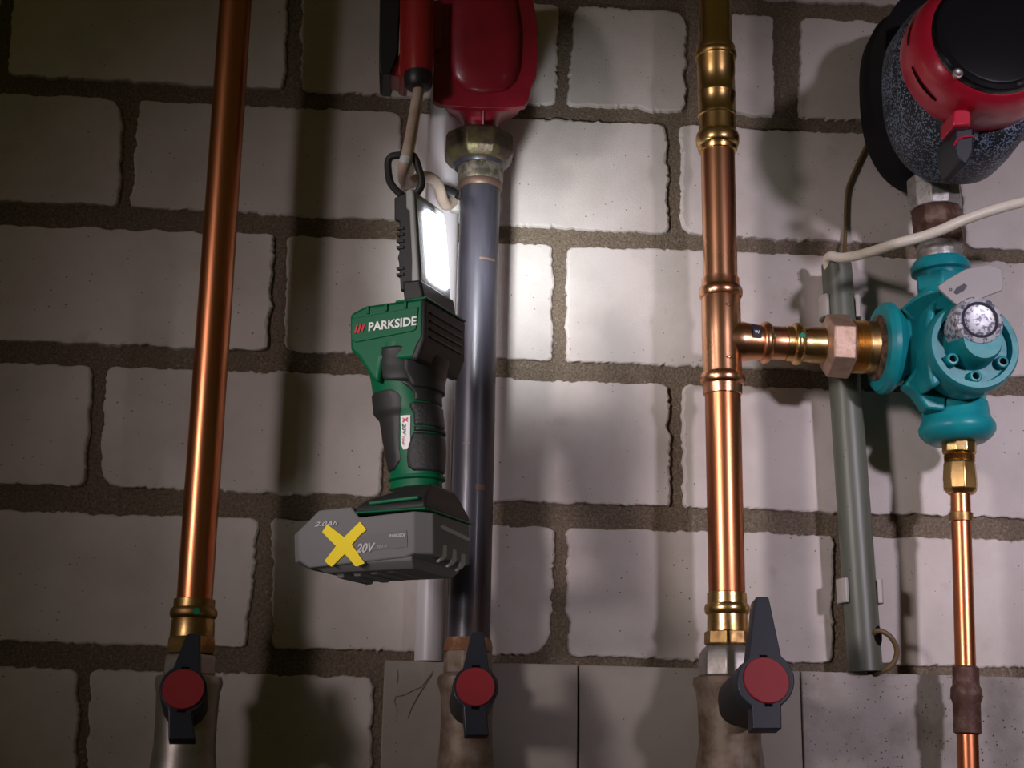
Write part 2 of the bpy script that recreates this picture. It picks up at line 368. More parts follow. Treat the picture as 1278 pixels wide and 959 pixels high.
crack([(541, 840), (534, 850), (529, 858), (523, 867), (518, 876), (513, 886), (509, 897)], LD, 0.00045, wall)
crack([(496, 836), (497, 845), (496, 853)], LD, 0.0003, wall)

# ------------------------------------------------------------------ conduits behind the pipes
ax = Axis(556, 150, 538, 780, 0.019)
base = ax.at(826)
t = thing('conduit_pipe', base, 'white plastic conduit pipe standing behind the dark steel pipe', 'conduit')
lathe('conduit_tube', ax, [(826, 19.8), (400, 19.4), (65, 19), (-60, 18.7), (-500, 17)], 'pvc_white', t)
ax2 = Axis(1045, 345, 1080, 838, 0.028)
base = ax2.at(838)
t = thing('conduit_pipe', base, 'grey-green plastic conduit pipe standing on the ledge at right, open at the top', 'conduit')
lathe('conduit_tube', ax2, [(838.5, 21.5), (600, 20.4), (331, 18.6)], 'pvc_grey', t, cap=False) if False else lathe('conduit_tube', ax2, [(838.5, 21.5), (600, 20.4), (331, 18.6), (331.2, 15.5), (345, 15.5)], 'pvc_grey', t)
for yy in (739, 385):
    p = ax2.at(yy); a, b = frame(ax2.dir); r = (22.3 if yy == 739 else 20.2)*mpp(p); wz = 0.0105
    pts_o = []; pts_i = []
    for i in range(25):      # open C saddle round the back of the tube, ends reaching forward
        th = math.radians(-38+i*(256/24)); dx, dy = math.cos(th), math.sin(th)
        pts_o.append((dx*(r+0.0042), dy*(r+0.0042))); pts_i.append((dx*(r+0.0002), dy*(r+0.0002)))
    poly = [V((p.x+x, min(p.y+y, -0.0005), p.z)) for x, y in pts_o+pts_i[::-1]]
    loft('clip_bracket', [[q-V((0, 0, wz)) for q in poly], [q+V((0, 0, wz)) for q in poly]], 'clip', t, bevel=0.0008, label='pale grey saddle clip')
hp = ax2.at(795); rr = 21*mpp(hp)
hc = hp+V((rr*0.72, -rr*0.69, 0)); hn = V((0.72, -0.69, 0)); hu = V((0, 0, 1)); hs = hu.cross(hn)
loft('cable_hole', [[hc+hn*k+hs*(0.0062*math.cos(i*math.pi/10))+hu*(0.0085*math.sin(i*math.pi/10)) for i in range(20)] for k in (-0.0025, 0.0004)], 'hole', t, label='dark hole cut in the conduit')
# cables on the wall at right
path = spline([P(1104, 130, 0.012), P(1096, 150, 0.006), P(1083, 178, 0.004), P(1069, 208, 0.004), P(1058, 235, 0.004), P(1055.5, 262, 0.004), P(1055, 290, 0.005), P(1054, 314, 0.010), P(1050, 334, 0.024), P(1048, 360, 0.028)], 6)
tube('wall_cable', path, 0.0018, 'cable_brown', None, origin=path[0], n=10)
o = bpy.data.objects['wall_cable']; o['label'] = 'thin brown cable running down the wall below the black pump'; o['category'] = 'cable'; o['kind'] = 'thing'
path = spline([P(1084, 800, 0.030), P(1091, 790, 0.042), P(1099, 788, 0.046), P(1110, 794, 0.046), P(1118, 806, 0.044), P(1119, 818, 0.042), P(1114, 829, 0.040), P(1105, 836, 0.037), P(1094, 840, 0.030), P(1085, 840, 0.016)], 6)
tube('cable_loop', path, 0.0023, 'cable_brown', None, origin=path[-1], n=10)
o = bpy.data.objects['cable_loop']; o['label'] = 'short brown cable loop coming out of the grey conduit near the ledge'; o['category'] = 'cable'; o['kind'] = 'thing'
path = spline([P(1036, 345, 0.030), P(1033, 326, 0.034), P(1037, 320, 0.042), P(1050, 322, 0.055), P(1070, 319, 0.075), P(1092, 313, 0.115), P(1120, 304, 0.145), P(1150, 296, 0.15), P(1175, 287, 0.155), P(1200, 276, 0.158), P(1240, 262, 0.160), P(1290, 250, 0.155), P(1360, 244, 0.14)], 8)
tube('pump_cable', path, 0.0045, 'cable_white', None, origin=path[0], n=14)
o = bpy.data.objects['pump_cable']; o['label'] = 'thick white cable crossing in front of the rusty union above the teal valve'; o['category'] = 'cable'; o['kind'] = 'thing'

# ------------------------------------------------------------------ ball valves
def handle_outline(cx, cy, R, top, halftop, tail, hb):
    """lever upward, round hub, short tail below, in pixels"""
    (tx, ty) = top; pts = []
    a = math.atan2(tx-cx, cy-ty)
    for i in range(11):     # right half of hub from lever root to tail
        th = math.radians(35+i*(150-35)/10)+a; pts.append((cx+R*math.sin(th), cy-R*math.cos(th)))
    bx, by = cx-math.sin(a)*0+tail[0], cy+tail[1]
    pts += [(bx+hb, by), (bx-hb, by)]
    for i in range(11):
        th = math.radians(210+i*(325-210)/10)+a; pts.append((cx+R*math.sin(th), cy-R*math.cos(th)))
    pts += [(tx-halftop, ty+2), (tx-halftop+2, ty), (tx+halftop-2, ty), (tx+halftop, ty+2)]
    return pts
def ball_valve(label, body_ax, parts, hc, hd, R, rc, top, htop, tail, hb, stem_y, dstem, mats, label_cap=None):
    base = body_ax.at(parts[-1][1][-1][0])
    t = thing('ball_valve', base, label, 'valve')
    for nm, prof, n, mm in parts:
        if n < 12: lathe(nm, body_ax, prof, mm, t, n=n, ph=math.radians(15), bevel=0.0012)
        else: lathe(nm, body_ax, prof, mm, t, n=n)
    lathe('supply_tube', body_ax, [(1000, 24), (1500, 27)], mats, t)
    p0 = body_ax.at(stem_y); p1 = P(hc[0], hc[1], hd)
    nrm = (p1-p0).normalized()
    poly = [onplane(x, y, p1, nrm) for x, y in handle_outline(*hc, R, top, htop, tail, hb)]
    h = prism('handle', poly, (0, 0, 0), 'valve_grip', t, back=-nrm*0.013, bevel=0.0012)
    a, b = frame(nrm); s = mpp(p1)
    loft('red_cap', [ring(p1+nrm*k, a, b, r*s, 40) for k, r in ((-0.001, rc), (0.0012, rc), (0.002, rc-1))], 'valve_cap', h, label='round red plastic cap')
    for sg in (-1, 1):
        side = V((0, 0, 1)).cross(nrm).normalized(); upv = nrm.cross(side); c = p1+upv*(sg*(rc+1.5)*s)
        prism('cap_notch', [c+side*0.003-upv*.0012, c+side*0.003+upv*.0012, c-side*0.003+upv*.0012, c-side*0.003-upv*.0012], nrm*0.0004, 'hole', h, back=-nrm*0.002, smooth=False)
    q = p1-nrm*0.012; L = (p0-q).length
    lathe3('stem', p0, nrm, [(0, dstem*0.8), (L*0.42, dstem*0.8), (L*0.46, R*s*0.96), (L, R*s*0.98)], 'black', t)
    return t
axL = Axis(289, 75, 240, 790, 0.085)
axM = Axis(600, 215, 585, 790, 0.054)
axR = Axis(893.5, 80, 908, 780, 0.075)
ball_valve('ball valve with a black lever under the left copper pipe, dark red cap in shade', axL,
    [('union_nut', [(818, 31), (822, 33), (843, 34)], 8, 'nickel'), ('valve_body', [(843, 33), (845, 40), (852, 42), (858, 41), (866, 39), (900, 38), (930, 38), (960, 41), (990, 40), (1010, 34)], 40, 'nickel')],
    (229, 861), 0.140, 30, 26, (241, 791), 8.5, (-2, 62), 17, 893, 0.016, 'copper')
ball_valve('ball valve with a slim slate lever and red cap under the dark steel pipe', axM,
    [('union_nut', [(812, 29), (816, 31), (842, 32)], 8, 'old_body'), ('valve_body', [(842, 33), (846, 37), (854, 38), (862, 35), (870, 33), (900, 32), (930, 33), (960, 36), (990, 35), (1010, 30)], 40, 'old_body')],
    (593.5, 858), 0.142, 28.5, 24.5, (596, 789), 8, (2, 60), 15, 893, 0.015, 'steel')
ball_valve('ball valve with a wide slate lever and bright red cap under the right copper pipe', axR,
    [('union_nut', [(806, 27), (812, 33), (818, 36.5), (845, 37.5)], 8, 'nickel'), ('valve_body', [(845, 38), (847, 44), (856, 45), (866, 41), (880, 39.5), (900, 39), (930, 39), (960, 43), (990, 42), (1010, 36)], 40, 'old_body')],
    (956, 850), 0.165, 36, 29.5, (951.5, 745), 8.5, (2, 60), 18, 893, 0.019, 'copper')

# ------------------------------------------------------------------ left copper pipe
t = thing('copper_pipe', axL.at(818), 'long copper pipe at the left, brass press joint at its foot', 'pipe')
lathe('tube', axL, [(752, 22.2), (400, 21.2), (65, 20), (-70, 19.6), (-500, 17.6)], 'copper', t)
lathe('press_coupling', axL, [(748, 23), (749, 25.5), (758, 25.5)]+bead(766, 25.5, 29.5, 7)+[(776, 26.5), (796, 27.5)], 'brass_dark', t)
lathe('hex_collar', axL, [(796, 29), (799, 30.5), (808, 31), (816, 30), (818, 27)], 'brass_dark', t, n=8, ph=math.radians(15))
def dot_on(axis, y, hw, ang, r, m, parent, name='marker_dot', label='green press mark'):
    p = axis.at(y); s = mpp(p); nrm = V((math.sin(ang), -math.cos(ang), 0)); c = p+nrm*(hw*s)
    a, b = frame(nrm); return loft(name, [ring(c+nrm*k, a, b, r*s, 14) for k in (-0.001, 0.0005)], m, parent, label=label)
dot_on(axL, 766, 29.3, 0.25, 4, 'green_dot', t)

# ------------------------------------------------------------------ the lamp's own directions (E1 along the battery, E2 across)
A30 = math.radians(30)
E2 = V((math.sin(A30), math.cos(A30), 0)); E1 = V((math.cos(A30), -math.sin(A30), 0)); WZ = V((0, 0, 1))
P0 = P(526, 400, 0.235)
def S(px, py, off=0.0): return onplane(px, py, P0+E2*off, E2)
HD = -S(505, 200, 0.032).y           # distance of the lamp's hook from the wall
# ------------------------------------------------------------------ dark steel pipe and the red pump above it
t = thing('steel_pipe', axM.at(812), 'dark blue-black steel pipe with rust marks, bright where the lamp shines on it', 'pipe')
lathe('tube', axM, [(806, 27), (600, 26), (400, 25.4), (232, 24.6)], 'steel', t)
lathe('rusty_joint', axM, [(797, 27.3), (801, 29), (808, 30.5), (814, 30)], 'rust', t)
lathe('copper_band', axM, [(238, 26), (236, 27.4), (231, 27.6), (229, 27)], 'copper_ring', t)
lathe('threaded_collar', axM, [(231, 26.8), (227, 28), (213, 28.5), (205, 28.5), (192, 28)], 'collar_iron', t)
sm = axM.at(330)
for y0, y1, x0, x1 in ((329.5, 332.5, 597, 617), (609, 616, 592, 604), (558, 560, 576, 586)):
    p = axM.at((y0+y1)/2); s = mpp(p); r = 25.8*s
    rings = []
    for yy in (y0, y1):
        q = axM.at(yy); rings.append([q+V((math.sin(an)*(r+0.0004), -math.cos(an)*(r+0.0004), 0)) for an in [math.asin(max(-1, min(1, (xx-px_of(q)[0])/26)))*1.0 for xx in [x0+(x1-x0)*i/8 for i in range(9)]]])
    v, f = loft_data(rings, cap=False, closed=False); mesh('rust_mark', v, f, 'copper_ring', t, label='pale rust-coloured weld mark')
axN = Axis(599, 70, 597.5, 215, 0.054)
t = thing('circulator_pump', axN.at(206), 'dark red cast pump housing bolted above the dark steel pipe', 'pump')
lathe('union_nut', axN, [(170, 37), (172, 42), (177, 45), (196, 45.5), (205, 38), (207, 33)], 'nut_iron', t, n=8, ph=math.radians(22.5), bevel=0.0012)
lathe('seal_ring', axN, [(203, 33), (208, 32.5), (211, 30)], 'steel', t)
out = [(541, 66), (540, 100), (540, 126), (549, 131), (570, 134), (600, 136), (630, 135.5), (655, 133), (660, 125), (664, 108), (670, 95), (672, 70), (672, 30), (664, -10), (644, -45), (610, -58), (575, -52), (550, -28), (542, 10)]
DP = 0.092
pc = P(606, 60, DP)
nk = []
for y, x0, x1, hd_ in ((112, 552, 656, .032), (122, 552, 655, .034), (131, 555, 650, .034), (137, 565, 637, .032), (146, 572, 626, .028), (157, 577, 621, .023), (174, 578, 621, .0185)):
    c = P((x0+x1)/2, y, 0.054+0.0); hw = (x1-x0)/2*mpp(c)
    nk.append([V((c.x+hw*math.copysign(abs(math.cos(a_))**0.75, math.cos(a_)), c.y+hd_*math.copysign(abs(math.sin(a_))**0.75, math.sin(a_)), c.z)) for a_ in [2*math.pi*i/40 for i in range(40)]])
loft('neck', nk, 'red_cast', t, angle=50)
def sc_ring(pts, c, s, d, lift=0.0):
    r = []
    for x, y in pts:
        q = P(x, y, DP); q = c+(q-c)*s; q.z += lift*max(0.0, min(1.0, (y-70)/55)); r.append(V((q.x, -d, q.z)))
    return r
loft('housing', [sc_ring(out, pc, 0.86, 0.045, 0.038), sc_ring(out, pc, 0.95, 0.056, 0.030), sc_ring(out, pc, 0.99, 0.072, 0.017), sc_ring(out, pc, 1.0, DP-0.006), sc_ring(out, pc, 0.985, DP)], 'red_cast', t, bevel=0.0015, angle=40)
dome = [(562, 40), (562, 80), (566, 100), (578, 112), (602, 117), (630, 113), (642, 102), (648, 84), (650, 40), (644, 0), (625, -30), (600, -36), (576, -24), (564, 4)]
loft('front_cover', [sc_ring(dome, pc, 1.04, DP-0.002), sc_ring(dome, pc, 1.0, DP+0.003), sc_ring(dome, pc, 0.88, DP+0.006), sc_ring(dome, pc, 0.6, DP+0.008)], 'red_cast', t, bevel=0.002, angle=60)
a0, a1 = P(603, 132, 0.0900), P(602, 172, 0.0745)
loft('centre_rib', [[V((a.x+dx, -dd, a.z)) for dx, dd in ((-0.0016, -a.y-0.012), (-0.0008, -a.y), (0.0008, -a.y), (0.0016, -a.y-0.012))] for a in (a0, a1)], 'red_cast', t)
for x, y in ((553, 93), (656, 100)):
    c = P(x, y, DP-0.001); n_ = V((0, -1, 0))
    sct = lathe3('screw_boss', c+V((0, 0.008, 0)), n_, [(0, 0.0048), (0.008, 0.0045), (0.0085, 0.0036), (0.0086, 0.0024), (0.004, 0.0022)], 'red_cast', t, n=20)
    lathe3('screw_hole', c+V((0, 0.003, 0)), n_, [(0, 0.0021), (0.0012, 0.0021)], 'hole', sct, n=14)
# junction box with gland at the left of the pump
bx = [P(x, y, 0.105) for x, y in ((499, 66), (497, 92), (502, 95), (508, 95), (510, 66), (510, -5), (499, -5))]
prism('wing', bx, (0, 0, 0), 'red_plastic', t, back=(0, 0.04, 0), bevel=0.001)
bx = [P(x, y, 0.105) for x, y in ((473, 66), (473, 88), (477, 92), (487, 92), (496, 66), (499, -5), (474, -5))]
prism('terminal_box', bx, (0, 0, 0), 'black', t, back=(0, 0.045, 0), bevel=0.001, label='black plastic terminal box')
bx = [P(x, y, 0.100) for x, y in ((486, 93), (499, 66), (504, 66), (504, 95), (498, 96))]
prism('wing', bx, (0, 0, 0), 'red_plastic', t, back=(0, 0.03, 0), bevel=0.0008)
br = [P(x, y, 0.098) for x, y in ((528, 58), (552, 58), (552, 0), (528, 0))]
prism('box_bracket', br, (0, 0, 0), 'red_plastic', t, back=(0, 0.03, 0), bevel=0.001)
axG = Axis(523, 20, 522, 110, 0.108)
lathe('gland_socket', axG, [(-8, 19), (60, 19), (90, 17.5), (93, 17)], 'red_plastic', t)
lathe('gland_nut', axG, [(91, 15), (92, 17.5), (98, 18), (106, 17.5), (110, 15), (112, 9)], 'black', t, n=24)
path = spline([P(523, 109, 0.108), P(521, 120, 0.112), P(517, 145, 0.130), P(512, 175, HD-0.012), P(508, 194, HD+0.007), P(504.5, 210, HD+0.006), P(505, 225, HD-0.012), P(513, 229, HD-0.028), P(524, 222, HD-0.045), P(537, 222, HD-0.075), P(547, 232, 0.088), P(552, 248, 0.070), P(557, 256, 0.056), P(565, 252, 0.046)], 8)
hang = tube('power_cable', path, [0.0049]*len(path), 'cable', None, origin=path[0], n=14)
hang['label'] = 'beige power cable from the red pump on which the work lamp hangs'; hang['category'] = 'cable'; hang['kind'] = 'thing'
i0 = min(range(len(path)), key=lambda i: abs(px_of(path[i])[1]-199))
tube('cable_sleeve', path[i0:i0+4], 0.0052, 'cable_band', hang, n=14, label='pale blue-grey band on the cable')
c = P(562, 243, 0.045)
t = thing('cable_clip', c, 'small black cable clip with grey stub on the white conduit', 'clip')
lathe3('clip_body', c, V((0.9, -0.1, -0.5)), [(-0.010, 0.0055), (-0.006, 0.0068), (0.004, 0.0068), (0.006, 0.006)], 'black', t, n=20)
lathe3('stub', P(567, 252, 0.042), V((0.1, 0, -1)), [(0, 0.0052), (0.008, 0.005), (0.010, 0.004)], 'clip', t, n=18)

# ------------------------------------------------------------------ right copper riser with tee
t = thing('copper_riser', axR.at(806), 'bright copper riser with a tee branch at the right and brass sleeves at both ends', 'pipe')
lathe('top_sleeve', axR, [(-500, 18), (-60, 20), (55, 21), (60, 24)]+bead(70, 24.3, 26, 4)+[(76, 23.6), (92, 23.5), (93, 22.9), (116, 23.3), (117, 24), (120, 24), (121, 23.3), (141, 23.3), (142, 24), (146, 24), (147, 22.8), (160, 23)]+bead(175, 23.5, 27, 9)+[(186, 24.5), (190, 23.5), (190.5, 21)], 'brass', t)
lathe('tube', axR, [(188, 21), (352, 21.4)], 'copper_new', t, n=48)
lathe('tube', axR, [(488, 22.2), (745, 22.8)], 'copper', t, n=48)
tee = lathe('tee_body', axR, [(348, 21.5), (349, 23.5), (358, 23.7)]+bead(366, 24, 27.5, 7)+[(375, 24.3), (420, 24.6), (464, 24.3)]+bead(474, 24.5, 28, 7.5)+[(483, 24.5), (493, 24), (494, 22)], 'copper_new', t, n=48)
axB = Axis(905, 425.5, 1100, 434.5, 0.075, key='x')
lathe('tee_branch', axB, [(902, 22), (916, 24.2), (922, 25.2), (927, 24.8), (933, 23.8), (940, 22.8), (945, 22.2)]+bead(955, 22.4, 26.5, 6)+[(963, 21.5), (979, 21.3), (980, 19)], 'copper_new', tee, n=48)
# collar where branch swells out of the run
for yy in (387, 452):
    c = axR.at(yy); s = mpp(c); nn = V((0.18, -0.98, 0)); cc = c+nn*(24.4*s)
    a, b = frame(nn)
    loft('stop_dimple', [[cc+nn*k+V((1, 0.18, 0))*(5.5*s*q*math.cos(i*math.pi/9))+V((0, 0, 1))*(2.2*s*q*math.sin(i*math.pi/9)) for i in range(18)] for k, q in ((-0.002, 1), (0.0006, 0.8), (0.0011, 0.4))], 'copper_new', tee)
lathe('branch_sleeve', axB, [(979, 19), (980, 22.2), (986, 22.3)]+bead(994, 22.5, 27, 6)+[(1002, 21.8), (1010, 22.4), (1029, 22.8)], 'brass', t, n=48)
lb = []
for yy in range(2):
    rg = []
    p = axB.at(934+yy*11); s = mpp(p); r = 24.4*s if yy == 0 else 22.6*s
    for i in range(7):
        th = math.radians(-18+i*48/6-26); rg.append(p+V((0, -math.cos(th), -math.sin(th)))*(r+0.0008))
    lb.append(rg)
v, f = loft_data(lb, cap=False, closed=False); lab = mesh('marking_band', v, f, 'dark_ink', t, label='small dark printed label on the branch')
p = axB.at(939.5); s = mpp(p)
nn = V((0, -0.98, 0.2)).normalized(); xx = V((0, 0.2, 0.98)).normalized()
text_mesh('lettering', 'W', p+nn*(24.4*s)-xx*0.0010-V((0.0026, 0, 0)), V((1, 0, 0)), xx, 0.0034, 'white_ink', lab, width=0.005, bold=0.03, lift=0.0004)
dot_on(axB, 994, 0, 0, 0.1, 'green_dot', t) if False else None
for xx_, hw, rr_ in ((995, 26.8, 3.4), (961, 22.2, 2.2)):
    p = axB.at(xx_); s = mpp(p); nn = V((0, -0.99, 0.12)).normalized(); a, b = frame(nn); c = p+nn*(hw*s)
    loft('marker_dot', [ring(c+nn*k, a, b, rr_*s, 14) for k in (-0.001, 0.0006)], 'green_dot', t, label='green press mark')
lathe('foot_sleeve', axR, [(740, 22.8), (741, 24.5), (750, 24.8)]+bead(761, 25, 28.5, 7)+[(770, 25), (789, 25.5)], 'brass', t)
lathe('hex_collar', axR, [(788, 26), (790, 29), (804, 29.5), (806, 27)], 'brass_dark', t, n=8, ph=math.radians(15))

# ------------------------------------------------------------------ bronze union between riser and teal valve
t = thing('union_fitting', axB.at(1045), 'hexagonal bronze union nut joining the copper branch to the teal valve', 'fitting')
lathe('hex_nut', axB, [(1028, 31), (1032, 40), (1058, 41), (1061, 36)], 'bronze', t, n=6, ph=math.radians(8), bevel=0.001)
lathe('threaded_tail', axB, [(1060, 32)]+[(1061+i*1.5, 33.5 if i % 2 else 31) for i in range(12)]+[(1080, 33), (1094, 33), (1096, 30)], 'brass', t)
lathe('knurled_end', axB, [(1081, 33.8), (1093, 33.8)], 'brass_dark', t, n=16, ph=0.1)

# ------------------------------------------------------------------ teal valve
t = thing('regulating_valve', P(1200, 560, 0.075), 'glossy teal cast regulating valve with a round flange at the right edge', 'valve')
axH = Axis(1085, 434, 1160, 438, 0.075, key='x')
lathe('side_flange', axH, [(1099, 30), (1094, 44), (1096, 53), (1101, 57.5), (1107, 58), (1113, 54), (1119, 47), (1126, 45.5), (1146, 46), (1158, 52), (1172, 58)], 'teal', t, n=56)
lathe('rusty_face', axH, [(1090, 33), (1092, 40), (1098, 44)], 'teal_rust', t, n=40)
axV = Axis(1173, 330, 1197, 560, 0.075)
lathe('top_neck', axV, [(324, 22), (326, 31), (333, 36), (341, 36), (343, 31), (347, 29.5), (364, 30), (378, 37), (392, 49), (412, 58)], 'teal', t, n=48)
hx = axV.at(350); s = mpp(hx)
axV_ = Axis(1173, 330, 1197, 560, 0.075)
lathe('neck_facets', axV_, [(345, 31), (347, 34), (364, 34.5), (367, 31)], 'teal', t, n=6, ph=math.radians(-10), bevel=0.0015)
lathe('bottom_neck', axV, [(470, 52), (490, 43), (503, 37), (506, 40), (524, 41.5), (528, 44), (534, 47), (541, 46.5), (548, 41), (553, 33), (554, 24)], 'teal', t, n=48)
cb = P(1196, 436, 0.075); rb = 62*mpp(cb)
sv = []
for i in range(13):
    la = math.pi*i/12
    sv.append(ring(cb+V((0, 0, 1))*(rb*1.08*math.cos(la)), V((1, 0, 0)), V((0, 0.8, 0)), max(rb*math.sin(la), 0.0005), 40))
loft('body', sv, 'teal', t)
fc = P(1215, 432, 0.135); s = mpp(fc); yn = V((0, -1, 0))
lathe3('front_flange', fc+V((0, 0.03, 0)), yn, [(0, 58*s), (0.018, 60*s), (0.030, 58*s), (0.033, 55*s), (0.033, 48*s), (0.026, 46*s), (0.026, 30*s), (0.045, 27*s), (0.05, 24*s)], 'teal', t, n=56)
for ang in (205, 330, 90, 268):
    c = fc+V((math.cos(math.radians(ang))*40*s, 0, math.sin(math.radians(ang))*40*s)) if ang != 205 else P(1188, 449, 0.140)
    bo = lathe3('screw_boss', c+V((0, 0.012, 0)), yn, [(0, 0.0058), (0.014, 0.0052), (0.015, 0.0042), (0.0151, 0.003), (0.010, 0.0028)], 'teal', t, n=20)
    lathe3('screw_hole', c+V((0, 0.001, 0)), yn, [(0, 0.0028), (0.0012, 0.0028)], 'hole', bo, n=14)
ribp = [P(x, y, 0.128) for x, y in ((1161, 380), (1171, 373), (1168, 395), (1166, 430), (1172, 465), (1176, 478), (1164, 484), (1160, 470), (1156, 430), (1157, 400))]
prism('side_rib', ribp, (0, 0, 0), 'teal', t, back=(0, 0.03, 0), bevel=0.003, seg=3)
web = [P(x, y, 0.10) for x, y in ((1125, 385), (1140, 372), (1160, 360), (1175, 362), (1180, 400), (1150, 410))]
prism('web', web, (0, 0, 0), 'teal', t, back=(0, 0.018, 0), bevel=0.002)
web = [P(x, y, 0.10) for x, y in ((1130, 480), (1143, 489), (1157, 510), (1180, 512), (1185, 460), (1150, 450))]
prism('web', web, (0, 0, 0), 'teal', t, back=(0, 0.018, 0), bevel=0.002)
pl = [P(x, y, 0.152) for x, y in ((1171, 357), (1184, 348), (1205, 336), (1234, 330), (1250, 336), (1252, 362), (1225, 372), (1194, 380), (1190, 377), (1172, 361))]
pt = prism('badge_plate', pl, (0, 0, 0), 'plate', t, back=(0, 0.003, 0), bevel=0.0006, label='grey metal badge plate with dark marks')
for q in (((1190, 365), (1194, 359), (1203, 354), (1207, 357), (1203, 363), (1194, 368)),):
    prism('dark_mark', [P(x, y, 0.152) for x, y in q], (0, -0.0004, 0), 'dark_ink', pt, back=(0, 0.001, 0), smooth=False)
c = P(1186.5, 361.5, 0.1522)
tube('hole_ring', [c+V((0.0010*math.cos(i*math.pi/8), 0, 0.0010*math.sin(i*math.pi/8))) for i in range(16)], 0.00035, 'dark_ink', pt, n=6, closed=True)
dc = P(1222, 400, 0.155); s = mpp(dc)
lathe3('dial', dc+V((0, 0.03, 0)), yn, [(0, 33*s), (0.026, 33*s), (0.031, 30*s), (0.0325, 26*s), (0.031, 22*s), (0.0315, 5*s)], 'dial', t, n=48, label='mottled grey round dial')
tube('dial_ring', [dc+V((22*s*math.cos(i*math.pi/16), -0.0018, 22*s*math.sin(i*math.pi/16))) for i in range(32)], 0.0012, 'dark_ink', t, n=8, closed=True)

# union above the teal valve and brass fitting below it
axT = Axis(1165, 232, 1173, 325, 0.075)
t = thing('pipe_union', axT.at(325), 'rusty dark pipe union under a grey galvanised nut, below the black pump', 'fitting')
lathe('nut', axT, [(222, 29), (225, 32.5), (257, 33), (263, 32)], 'galv', t, n=10, ph=math.radians(9), bevel=0.0008, label='grey galvanised nut')
lathe('union_body', axT, [(260, 27), (264, 30), (268, 31.5), (283, 31.5), (287, 29), (290, 31), (301, 32), (306, 28), (308, 26)], 'rust_dark', t, n=8)
lathe('thread_ring', axT, [(305, 24), (306, 26), (309, 27.5), (312, 26), (315, 28), (319, 28), (322, 26), (326, 26)], 'galv', t)
axD = Axis(1197, 560, 1207, 900, 0.075)
t = thing('brass_adapter', axD.at(616), 'small brass compression fitting under the teal valve at the right edge', 'fitting')
lathe('upper_nut', axD, [(549, 17), (552, 21), (566, 21), (569, 18)], 'brass', t, n=10, ph=0.2, bevel=0.0006)
lathe('thread', axD, [(568, 18)]+[(569+i, 19 if i % 2 else 17) for i in range(9)]+[(578, 18)], 'brass_dark', t, n=32)
lathe('lower_nut', axD, [(577, 18), (579, 20), (600, 21.5), (612, 21), (617, 16)], 'brass', t, n=8, ph=0.1, bevel=0.0008)
t = thing('drain_pipe', axD.at(960), 'thin tarnished copper pipe running down from the brass fitting at far right', 'pipe')
lathe('tube', axD, [(615, 12), (1010, 13.5), (1500, 15)], 'copper', t, n=28)
lathe('coupling', axD, [(640, 12), (641, 14.5), (651, 14.5), (652, 12)], 'brass_dark', t, n=28)
lathe('lower_coupling', axD, [(832, 13.5), (834, 16), (856, 16.5), (860, 19), (872, 19.5), (878, 17), (915, 17), (917, 14)], 'rust_dark', t, n=28)

# ------------------------------------------------------------------ black insulated pump
t = thing('heating_pump', P(1170, 232, 0.075), 'heating pump in a black speckled foam shell with a crimson motor, top right corner', 'pump')
PC = P(1212, 92, 0.17); s = mpp(PC)
def egg(d, k, kx=1.0, dz=0.0):
    r = []
    for i in range(72):
        th = 2*math.pi*i/72; c, s_ = math.cos(th), math.sin(th); e = 2/2.75
        x = abs(c)**e*(1 if c > 0 else -1)*87*s*k*kx; z = abs(s_)**e*(1 if s_ > 0 else -1)*115*s*k
        if z < 0: x *= 1-0.16*(abs(z)/(115*s))**2
        r.append(V((PC.x+x, -d, PC.z+z+dz*s)))
    return r
loft('foam_back', [egg(0.022, 1.05, 0.77, 52), egg(0.030, 1.12, 0.77, 52), egg(0.052, 1.14, 0.77, 52), egg(0.058, 1.10, 0.77, 52), egg(0.064, 1.02, 0.84, 52), egg(0.110, 1.0, 0.88, 52)], 'foam_black', t, angle=60)
loft('foam_front', [egg(0.108, 0.955), egg(0.116, 1.0), egg(0.140, 1.0), egg(0.160, 0.975), egg(0.174, 0.91), egg(0.182, 0.83), egg(0.186, 0.74)], 'foam', t, angle=60)
mA, mB = P(1214, 80, 0.18), P(1226, 57, 0.245); s2 = mpp(mA)
dn = V((0, -1, 0)); mA = V((mA.x, -0.18, mA.z))
mB = V((mA.x*0.6+mB.x*0.4, mB.y, mA.z*0.55+mB.z*0.45))
def mot(prof): return [ring(mA.lerp(mB, k), V((1, 0, 0)), V((0, 0, 1)), r*s2, 64) for k, r in prof]
mt = loft('motor_ring', mot(((0, 93), (0.25, 94), (0.62, 90), (0.85, 82), (0.93, 76))), 'red_motor', t, label='crimson motor housing', angle=50)
loft('face_rim', mot(((0.86, 76), (0.95, 75), (1.02, 71), (1.04, 66), (1.03, 62))), 'black_gloss', t, label='glossy black rim')
loft('face_plate', mot(((0.98, 64), (1.03, 63), (1.035, 60))), 'black_gloss', t)
c = mA.lerp(mB, 1.035); cs = P(1196, 91, 0.248)
lathe3('face_screw', V((cs.x, c.y+0.002, cs.z)), yn, [(0, 0.0042), (0.0028, 0.004), (0.0032, 0.0030), (0.0026, 0.0018)], 'nickel', t, n=20, label='small metal screw')
